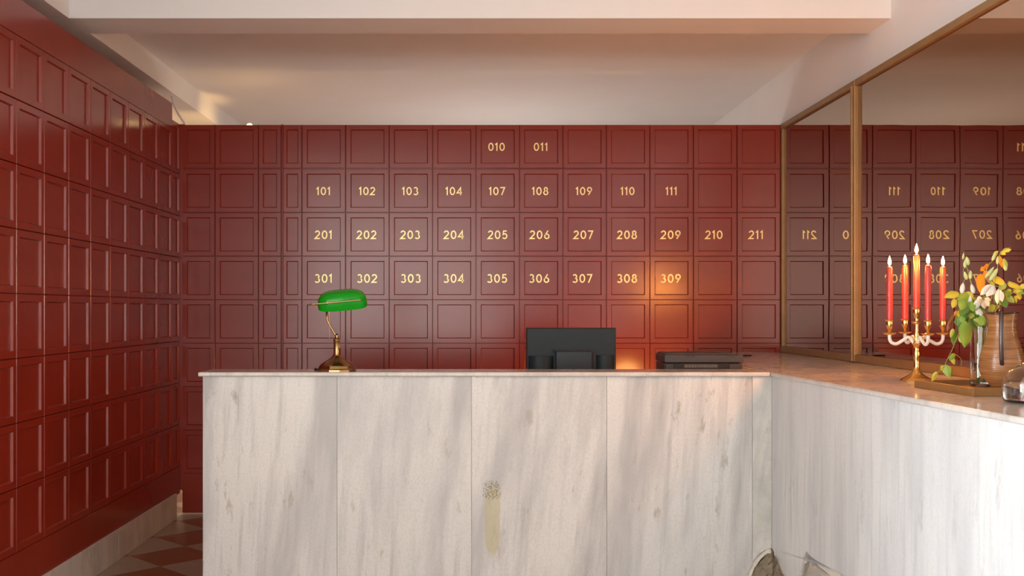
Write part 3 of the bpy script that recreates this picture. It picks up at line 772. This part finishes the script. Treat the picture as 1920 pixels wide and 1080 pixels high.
for i, p in enumerate(hp):
    t = (hp[min(i + 1, len(hp) - 1)] - hp[max(i - 1, 0)]).normalized(); nrm = Vector((1, 0, 0)).cross(t).normalized()
    w = 0.0068; R_.append([bm.verts.new(p + Vector((1, 0, 0)) * w * a + nrm * 0.004 * b) for a, b in ((-1, -0.4), (-0.5, -1), (0.5, -1), (1, -0.4), (1, 0.4), (0.5, 1), (-0.5, 1), (-1, 0.4))])
for A, Bv in zip(R_, R_[1:]):
    for k in range(8): bm.faces.new((A[k], A[(k + 1) % 8], Bv[(k + 1) % 8], Bv[k]))
bm.faces.new(R_[0]); bm.faces.new(R_[-1][::-1])
bm_obj('handle', bm, M['jug_dark'], jg, True, 60)
bm = bmesh.new(); add_tube(bm, [Vector((29 * j * math.cos(a), 29 * j * math.sin(a), jz(587) + 0.002 * math.cos(2 * a + 0.6))) * 1.0 + Vector((28.6 * j * 0.05 * math.cos(a - 2.6) * math.cos(a), 28.6 * j * 0.05 * math.cos(a - 2.6) * math.sin(a), 0)) for a in [2 * PI * k / 40 for k in range(41)]], 0.0030, 8)
bm_obj('rim', bm, M['jug_dark'], jg, True, 60)

# glass vase with water
YV = 3.775; vv = YV / F
vc = Vector((XA(1840, YV), YV, ZT))
vz = lambda py: ZA(py, YV) - ZT
vs = tag(empty('glass_vase', vc), 'clear cylindrical glass vase holding the flowers, half hidden by the jug', 'vase')
hr, hv = 19.5 * vv, vz(612)
lathe('glass', [(0, 0), (hr - 0.002, 0), (hr, 0.002), (hr, hv), (hr - 0.001, hv + 0.001), (hr - 0.0025, hv), (hr - 0.0025, 0.010), (0, 0.010)], M['glass'], vs, n=40, cap=False)
lathe('water', [(0, 0.0102), (hr - 0.0027, 0.0102), (hr - 0.0027, 0.085), (0, 0.085)], M['water'], vs, n=32, cap=False)

# round glass bottle
YG = 3.20; gg = YG / F
gc = Vector((XA(1936, YG), YG, ZC))
gz = lambda py: ZA(py, YG) - ZC
gb = tag(empty('glass_bottle', gc), 'round-shouldered clear glass carafe of water at the edge of the counter', 'carafe')
go = [(0.060, 0), (0.078, 0.003), (0.084, 0.010), (0.085, 0.03), (0.085, 0.056), (0.0825, 0.070), (0.076, 0.085), (0.064, 0.098), (0.046, 0.108), (0.029, 0.117), (0.021, 0.135), (0.020, 0.170), (0.024, 0.176)]
gi = [(r - 0.004, max(z, 0.010)) for r, z in go[::-1]]
lathe('glass', [(0, 0)] + go + gi[:-1] + [(0, 0.0105)], M['glass'], gb, n=48, cap=False)
lathe('water', [(0, 0.0112), (0.076, 0.0112), (0.0805, 0.018), (0.0805, 0.056), (0, 0.056)], M['water'], gb, n=40, cap=False)

# ------------------------------------------------------------------ flowers
def leaf_mesh(name, mat, heart=True, fold=0.22, curl=0.18):
    bm = bmesh.new()          # unit leaf: base at origin, tip at (0,0,-1), width 1 across x, face towards -y
    n = 9; rows = []
    for i in range(n + 1):
        t = i / n
        if heart: w = 0.5 * (math.sin(PI * min(1, t ** 0.62)) ** 0.8) * (1.0 if t < 0.8 else 1 - 0.25 * (t - 0.8) / 0.2) + (0.10 if t == 0 else 0)
        else: w = 0.5 * math.sin(PI * t ** 0.85)
        z = -t; y = curl * (t - 0.45) ** 2
        zo = 0.10 if (heart and t < 0.25) else 0.0
        rows.append([bm.verts.new((sx * w, y + fold * abs(sx) * w - 0.03 * math.sin(9 * t + sx * 2) * abs(sx), z + zo * abs(sx) * (1 - t / 0.25))) for sx in (-1, -0.55, 0, 0.55, 1)])
    for A, Bv in zip(rows, rows[1:]):
        for k in range(4):
            try: bm.faces.new((A[k], A[k + 1], Bv[k + 1], Bv[k]))
            except ValueError: pass
    bmesh.ops.remove_doubles(bm, verts=bm.verts, dist=1e-4)
    bmesh.ops.recalc_face_normals(bm, faces=bm.faces)
    me = bpy.data.meshes.new(name); bm.to_mesh(me); bm.free(); me.materials.append(mat)
    me.polygons.foreach_set('use_smooth', [True] * len(me.polygons)); return me
def bud_mesh(name, mat):
    bm = bmesh.new()
    add_lathe(bm, [(0, 0), (0.14, -0.06), (0.34, -0.25), (0.46, -0.5), (0.44, -0.72), (0.27, -0.9), (0, -1.0)], n=10, cap=False)
    bmesh.ops.recalc_face_normals(bm, faces=bm.faces)
    me = bpy.data.meshes.new(name); bm.to_mesh(me); bm.free(); me.materials.append(mat)
    me.polygons.foreach_set('use_smooth', [True] * len(me.polygons)); return me
LM = {}
for kk in ('leaf', 'leaf_dark', 'leaf_lime', 'leaf_amber', 'leaf_rust'):
    LM[kk] = leaf_mesh('leaf', M[kk]); LM[kk + '_n'] = leaf_mesh('leaf', M[kk], False, 0.3, 0.3)
for kk in ('petal', 'petal_peach'): LM[kk] = leaf_mesh('petal', M[kk], False, 0.35, 0.5)
for kk in ('bud', 'petal'): LM[kk + '_bud'] = bud_mesh('bud', M[kk])

def place(name, me, a, b, w, parent, yaw=0.0):
    """unit mesh stretched from point a (base) to b (tip), w wide, its face turned by yaw about the long axis"""
    d = (b - a); ln = d.length; zax = -d.normalized()
    yax = Vector((0, 1, 0)); yax = (yax - zax * yax.dot(zax)).normalized(); xax = yax.cross(zax)
    Mx = Matrix((xax, yax, zax)).transposed().to_4x4() @ Matrix.Rotation(yaw, 4, 'Z') @ Matrix.Diagonal((w, w if 'bud' in name else ln * 0.8, ln, 1))
    o = link(name, me, None, parent)
    o.matrix_local = Matrix.Translation(a - parent.location) @ Mx
    return o
rf = random.Random(11)
def flower_thing(name, label, cat, path, r=0.0018):
    """path: list of (px, py, dy) measured on the plane of the vase"""
    t = tag(empty(name, (vc.x, vc.y, ZT + 0.012)), label, cat, 'stems arranged in the glass vase')
    pts = [Wp(px, py, YV + dy) for px, py, dy in path]
    bm = bmesh.new(); add_tube(bm, catmull(pts, 5), r, 7, r * 0.55)
    bmesh.ops.translate(bm, verts=bm.verts, vec=-Vector(t.location))
    bm_obj('stem', bm, M['stem'], t, True, 60)
    return t
def P(px, py, dy): return Wp(px, py, YV + dy)
def lf(t, kind, a, b, w, dy, yaw=None, tipdy=None):
    y = rf.uniform(-0.6, 0.6) if yaw is None else yaw
    td_ = rf.uniform(-0.018, 0.010) if tipdy is None else tipdy
    return place('leaf', LM[kind], P(*a, dy), P(*b, dy + td_), w * YV / F, t, y)
def bud(t, kind, a, b, w, dy): return place('bud', LM[kind + '_bud'], P(*a, dy), P(*b, dy), w * YV / F, t)
def pet(t, kind, a, b, w, dy, yaw=0.0):
    return place('petal', LM[kind], P(*a, dy), P(*b, dy - 0.008), w * YV / F, t, yaw)
def twig(t, pts, r=0.0010):
    bm = bmesh.new(); add_tube(bm, catmull([P(*p) for p in pts], 4), r, 6)
    bmesh.ops.translate(bm, verts=bm.verts, vec=-Vector(t.location)); bm_obj('twig', bm, M['stem'], t, True, 60)

# tall spray of pale drooping buds
t = flower_thing('flower_spray', 'tall spray of pale drooping buds nearest the candles', 'flower', [(1836, 716, 0.0), (1838, 650, 0.0), (1834, 600, -0.004), (1826, 560, -0.01), (1818, 520, -0.015), (1810, 492, -0.015), (1807, 473, -0.012)])
for a, b, w in (((1807, 474), (1805, 487), 4), ((1812, 481), (1816, 498), 9), ((1810, 486), (1809, 503), 7)): bud(t, 'bud', a, b, w, -0.015)
for tw_, kind, a, b, w in (([(1812, 500), (1807, 504), (1806, 511)], 'bud', (1808, 509), (1813, 525), 8), ([(1813, 504), (1819, 509), (1821, 513)], 'bud', (1820, 507), (1819, 524), 8),
                        ([(1815, 515), (1809, 524), (1806, 530)], 'petal', (1806, 530), (1803, 551), 10), ([(1817, 520), (1821, 528), (1822, 533)], 'petal', (1821, 532), (1826, 551), 9),
                        ([(1824, 552), (1820, 546), (1818, 552)], 'petal', (1819, 554), (1818, 574), 9)):
    twig(t, [(x, y, -0.015) for x, y in tw_]); bud(t, kind, a, b, w, -0.016)
# tall arching stem to the right
t = flower_thing('flower_spray', 'tall arching spray with green tips leaning over the jug', 'flower', [(1844, 716, 0.004), (1846, 640, 0.004), (1852, 590, 0.0), (1862, 545, -0.004), (1870, 505, -0.008), (1872, 485, -0.01), (1880, 470, -0.012), (1894, 464, -0.012)])
for kind, a, b, w, yaw in (('leaf_lime_n', (1880, 469), (1897, 467), 10, 0.5), ('leaf_lime_n', (1876, 472), (1886, 478), 9, -0.5), ('leaf_amber_n', (1876, 480), (1884, 504), 12, 0.3), ('leaf_lime_n', (1882, 484), (1888, 506), 9, -0.3), ('leaf_lime_n', (1872, 470), (1862, 484), 8, 0.2)):
    lf(t, kind, a, b, w, -0.012, yaw)
for a, b, w in (((1868, 472), (1860, 490), 7), ((1871, 480), (1870, 496), 6), ((1864, 500), (1847, 522), 8), ((1871, 503), (1855, 527), 11), ((1884, 496), (1886, 508), 7)): bud(t, 'bud', a, b, w, -0.012)
# amber leaves
t = flower_thing('leafy_twig', 'twig of amber autumn leaves in the middle of the bouquet', 'foliage', [(1842, 716, 0.01), (1842, 640, 0.01), (1844, 580, 0.012), (1845, 530, 0.012), (1852, 500, 0.012), (1860, 490, 0.012)])
for a, b, w in (((1842, 516), (1838, 549), 20), ((1846, 502), (1838, 508), 9), ((1854, 497), (1844, 505), 10), ((1848, 508), (1852, 526), 10)): lf(t, 'leaf_amber', a, b, w, 0.01)
# leafy branch to the right
t = flower_thing('leafy_branch', 'green leafy branch reaching right above the jug', 'foliage', [(1846, 716, 0.012), (1848, 640, 0.014), (1858, 600, 0.012), (1874, 572, 0.008), (1890, 556, 0.006), (1906, 545, 0.004), (1922, 541, 0.004)])
for kind, a, b, w in (('leaf_lime', (1864, 520), (1888, 534), 17), ('leaf', (1884, 532), (1872, 546), 12), ('leaf_lime', (1892, 530), (1917, 540), 15), ('leaf', (1896, 544), (1886, 556), 12), ('leaf_lime', (1902, 546), (1922, 552), 11), ('leaf', (1888, 556), (1902, 568), 12),
                      ('leaf_dark', (1880, 562), (1888, 577), 13), ('leaf_dark', (1870, 548), (1866, 570), 12), ('leaf', (1862, 530), (1856, 545), 12), ('leaf_lime', (1914, 540), (1926, 532), 10), ('leaf_dark', (1884, 545), (1894, 558), 11), ('leaf', (1862, 572), (1856, 590), 12)):
    lf(t, kind, a, b, w, 0.004)
for _ in range(9):
    ax = rf.uniform(1864, 1912); ay = 566 - (ax - 1864) * 0.45 + rf.uniform(-10, 8)
    lf(t, rf.choice(['leaf', 'leaf_dark', 'leaf_lime']), (ax, ay), (ax + rf.uniform(-4, 12), ay + rf.uniform(6, 15)), rf.uniform(9, 13), rf.uniform(0.0, 0.03))
# white open blossoms
t = flower_thing('white_blossom', 'stem of open white blossoms at the centre of the bouquet', 'flower', [(1838, 716, -0.006), (1838, 650, -0.006), (1840, 610, -0.008), (1843, 580, -0.012), (1846, 560, -0.02), (1856, 540, -0.02)])
for kind, a, b, w, yaw in (('petal', (1862, 534), (1840, 554), 15, 0.2), ('petal', (1864, 534), (1851, 556), 16, -0.2), ('petal', (1866, 536), (1864, 553), 12, 0.3), ('petal', (1874, 541), (1872, 571), 12, 0.1), ('petal', (1876, 543), (1880, 566), 11, -0.2),
                           ('petal', (1845, 562), (1826, 572), 12, 0.2), ('petal', (1845, 562), (1830, 582), 11, 0.4), ('petal_peach', (1845, 563), (1855, 574), 12, -0.2), ('petal_peach', (1844, 562), (1848, 579), 13, 0.2), ('petal_peach', (1846, 560), (1858, 563), 9, 0.0), ('petal', (1842, 558), (1832, 561), 9, 0.0),
                           ('petal', (1836, 578), (1842, 593), 12, 0.2), ('petal', (1834, 578), (1833, 590), 8, -0.3), ('petal_peach', (1843, 560), (1838, 570), 10, 0.3)):
    pet(t, kind, a, b, w, -0.028, yaw)
twig(t, [(1856, 540, -0.02), (1868, 536, -0.024), (1876, 541, -0.026)])
# big leafy branch spilling over the left side of the vase
t = flower_thing('leafy_branch', 'bushy green branch with a big heart-shaped leaf spilling over the vase rim', 'foliage', [(1834, 716, -0.004), (1834, 650, -0.006), (1830, 612, -0.012), (1820, 592, -0.020), (1808, 580, -0.026), (1796, 565, -0.03)])
o = lf(t, 'leaf', (1815, 606), (1810, 653), 29, -0.05, 0.15, -0.012); o['label'] = 'large heart-shaped light green leaf'
for kind, a, b, w in (('leaf_dark', (1832, 594), (1850, 616), 19), ('leaf_lime', (1796, 548), (1770, 557), 16), ('leaf_lime', (1792, 562), (1786, 578), 12), ('leaf', (1817, 554), (1794, 562), 20), ('leaf_lime', (1812, 550), (1826, 560), 14),
                      ('leaf', (1797, 592), (1792, 610), 12), ('leaf_dark', (1790, 619), (1789, 649), 15), ('leaf_lime', (1787, 618), (1782, 634), 7), ('leaf_lime', (1801, 629), (1801, 643), 9), ('leaf_dark', (1812, 572), (1800, 592), 18), ('leaf_dark', (1820, 578), (1812, 600), 18),
                      ('leaf', (1808, 562), (1802, 582), 18), ('leaf_dark', (1828, 584), (1826, 608), 18), ('leaf_dark', (1822, 596), (1834, 618), 15), ('leaf', (1840, 592), (1846, 610), 12), ('leaf', (1802, 588), (1806, 606), 13), ('leaf_dark', (1806, 606), (1798, 622), 12), ('leaf', (1820, 566), (1826, 584), 15), ('leaf', (1814, 560), (1808, 574), 14)):
    lf(t, kind, a, b, w, -0.03 + rf.uniform(-0.012, 0.02))
for _ in range(24):
    ax, ay = rf.uniform(1796, 1842), rf.uniform(556, 606)
    lf(t, rf.choice(['leaf', 'leaf_dark', 'leaf_dark', 'leaf_lime']), (ax, ay), (ax + rf.uniform(-10, 8), ay + rf.uniform(10, 18)), rf.uniform(11, 18), rf.uniform(-0.03, 0.02))
lf(t, 'leaf_rust', (1790, 592), (1778, 612), 9, -0.02); lf(t, 'leaf_rust', (1784, 600), (1776, 622), 8, -0.02); lf(t, 'leaf_amber_n', (1794, 582), (1790, 592), 6, -0.02)
# trailing vine
t = flower_thing('trailing_vine', 'thin trailing vine hanging down towards the tray and the candelabrum', 'foliage', [(1832, 716, -0.010), (1832, 650, -0.012), (1824, 614, -0.03), (1806, 612, -0.045), (1794, 634, -0.052), (1786, 654, -0.055), (1776, 674, -0.057), (1769, 688, -0.058), (1758, 698, -0.06), (1750, 708, -0.06)], 0.0012)
for kind, a, b, w in (('leaf', (1790, 664), (1780, 676), 9), ('leaf_lime', (1784, 668), (1790, 684), 9), ('leaf', (1772, 686), (1780, 708), 15), ('leaf_lime', (1768, 686), (1765, 696), 8), ('leaf_lime', (1757, 699), (1747, 716), 10), ('leaf', (1784, 690), (1783, 710), 8), ('leaf_lime', (1777, 694), (1773, 704), 8)):
    lf(t, kind, a, b, w, -0.06)
twig(t, [(1776, 674, -0.057), (1786, 664, -0.058), (1797, 668, -0.06), (1803, 676, -0.06), (1802, 686, -0.06)], 0.0008)
twig(t, [(1769, 688, -0.058), (1778, 690, -0.06), (1786, 697, -0.06)], 0.0008)

# ------------------------------------------------------------------ behind the partition: bulb and cable showing over the top
lb = tag(empty('bare_bulb', (XA(468, 7.28), 7.28, 2.586)), 'small glowing bulb just showing over the top of the panelled wall', 'light bulb')
box('bracket', -0.012, 0.012, -0.221, 0.012, 0.0, 0.006, M['black'], lb)
lathe('socket', [(0.012, 0.0), (0.014, 0.006), (0.014, 0.030)], M['antique'], lb, n=16)
lathe('bulb', [(0.010, 0.030), (0.018, 0.042), (0.020, 0.054), (0.014, 0.066), (0.0, 0.071)], M['bulb'], lb, n=20)
cbw = tube('white_cable', catmull([(-2.02, 7.04, 2.80), (-2.005, 7.05, 2.74), (-1.98, 7.06, 2.68), (-1.945, 7.07, 2.62), (-1.93, 7.08, 2.55)]), 0.007, M['cable_white'])
tag(cbw, 'white cable curving down behind the corner of the two panelled walls', 'cable')
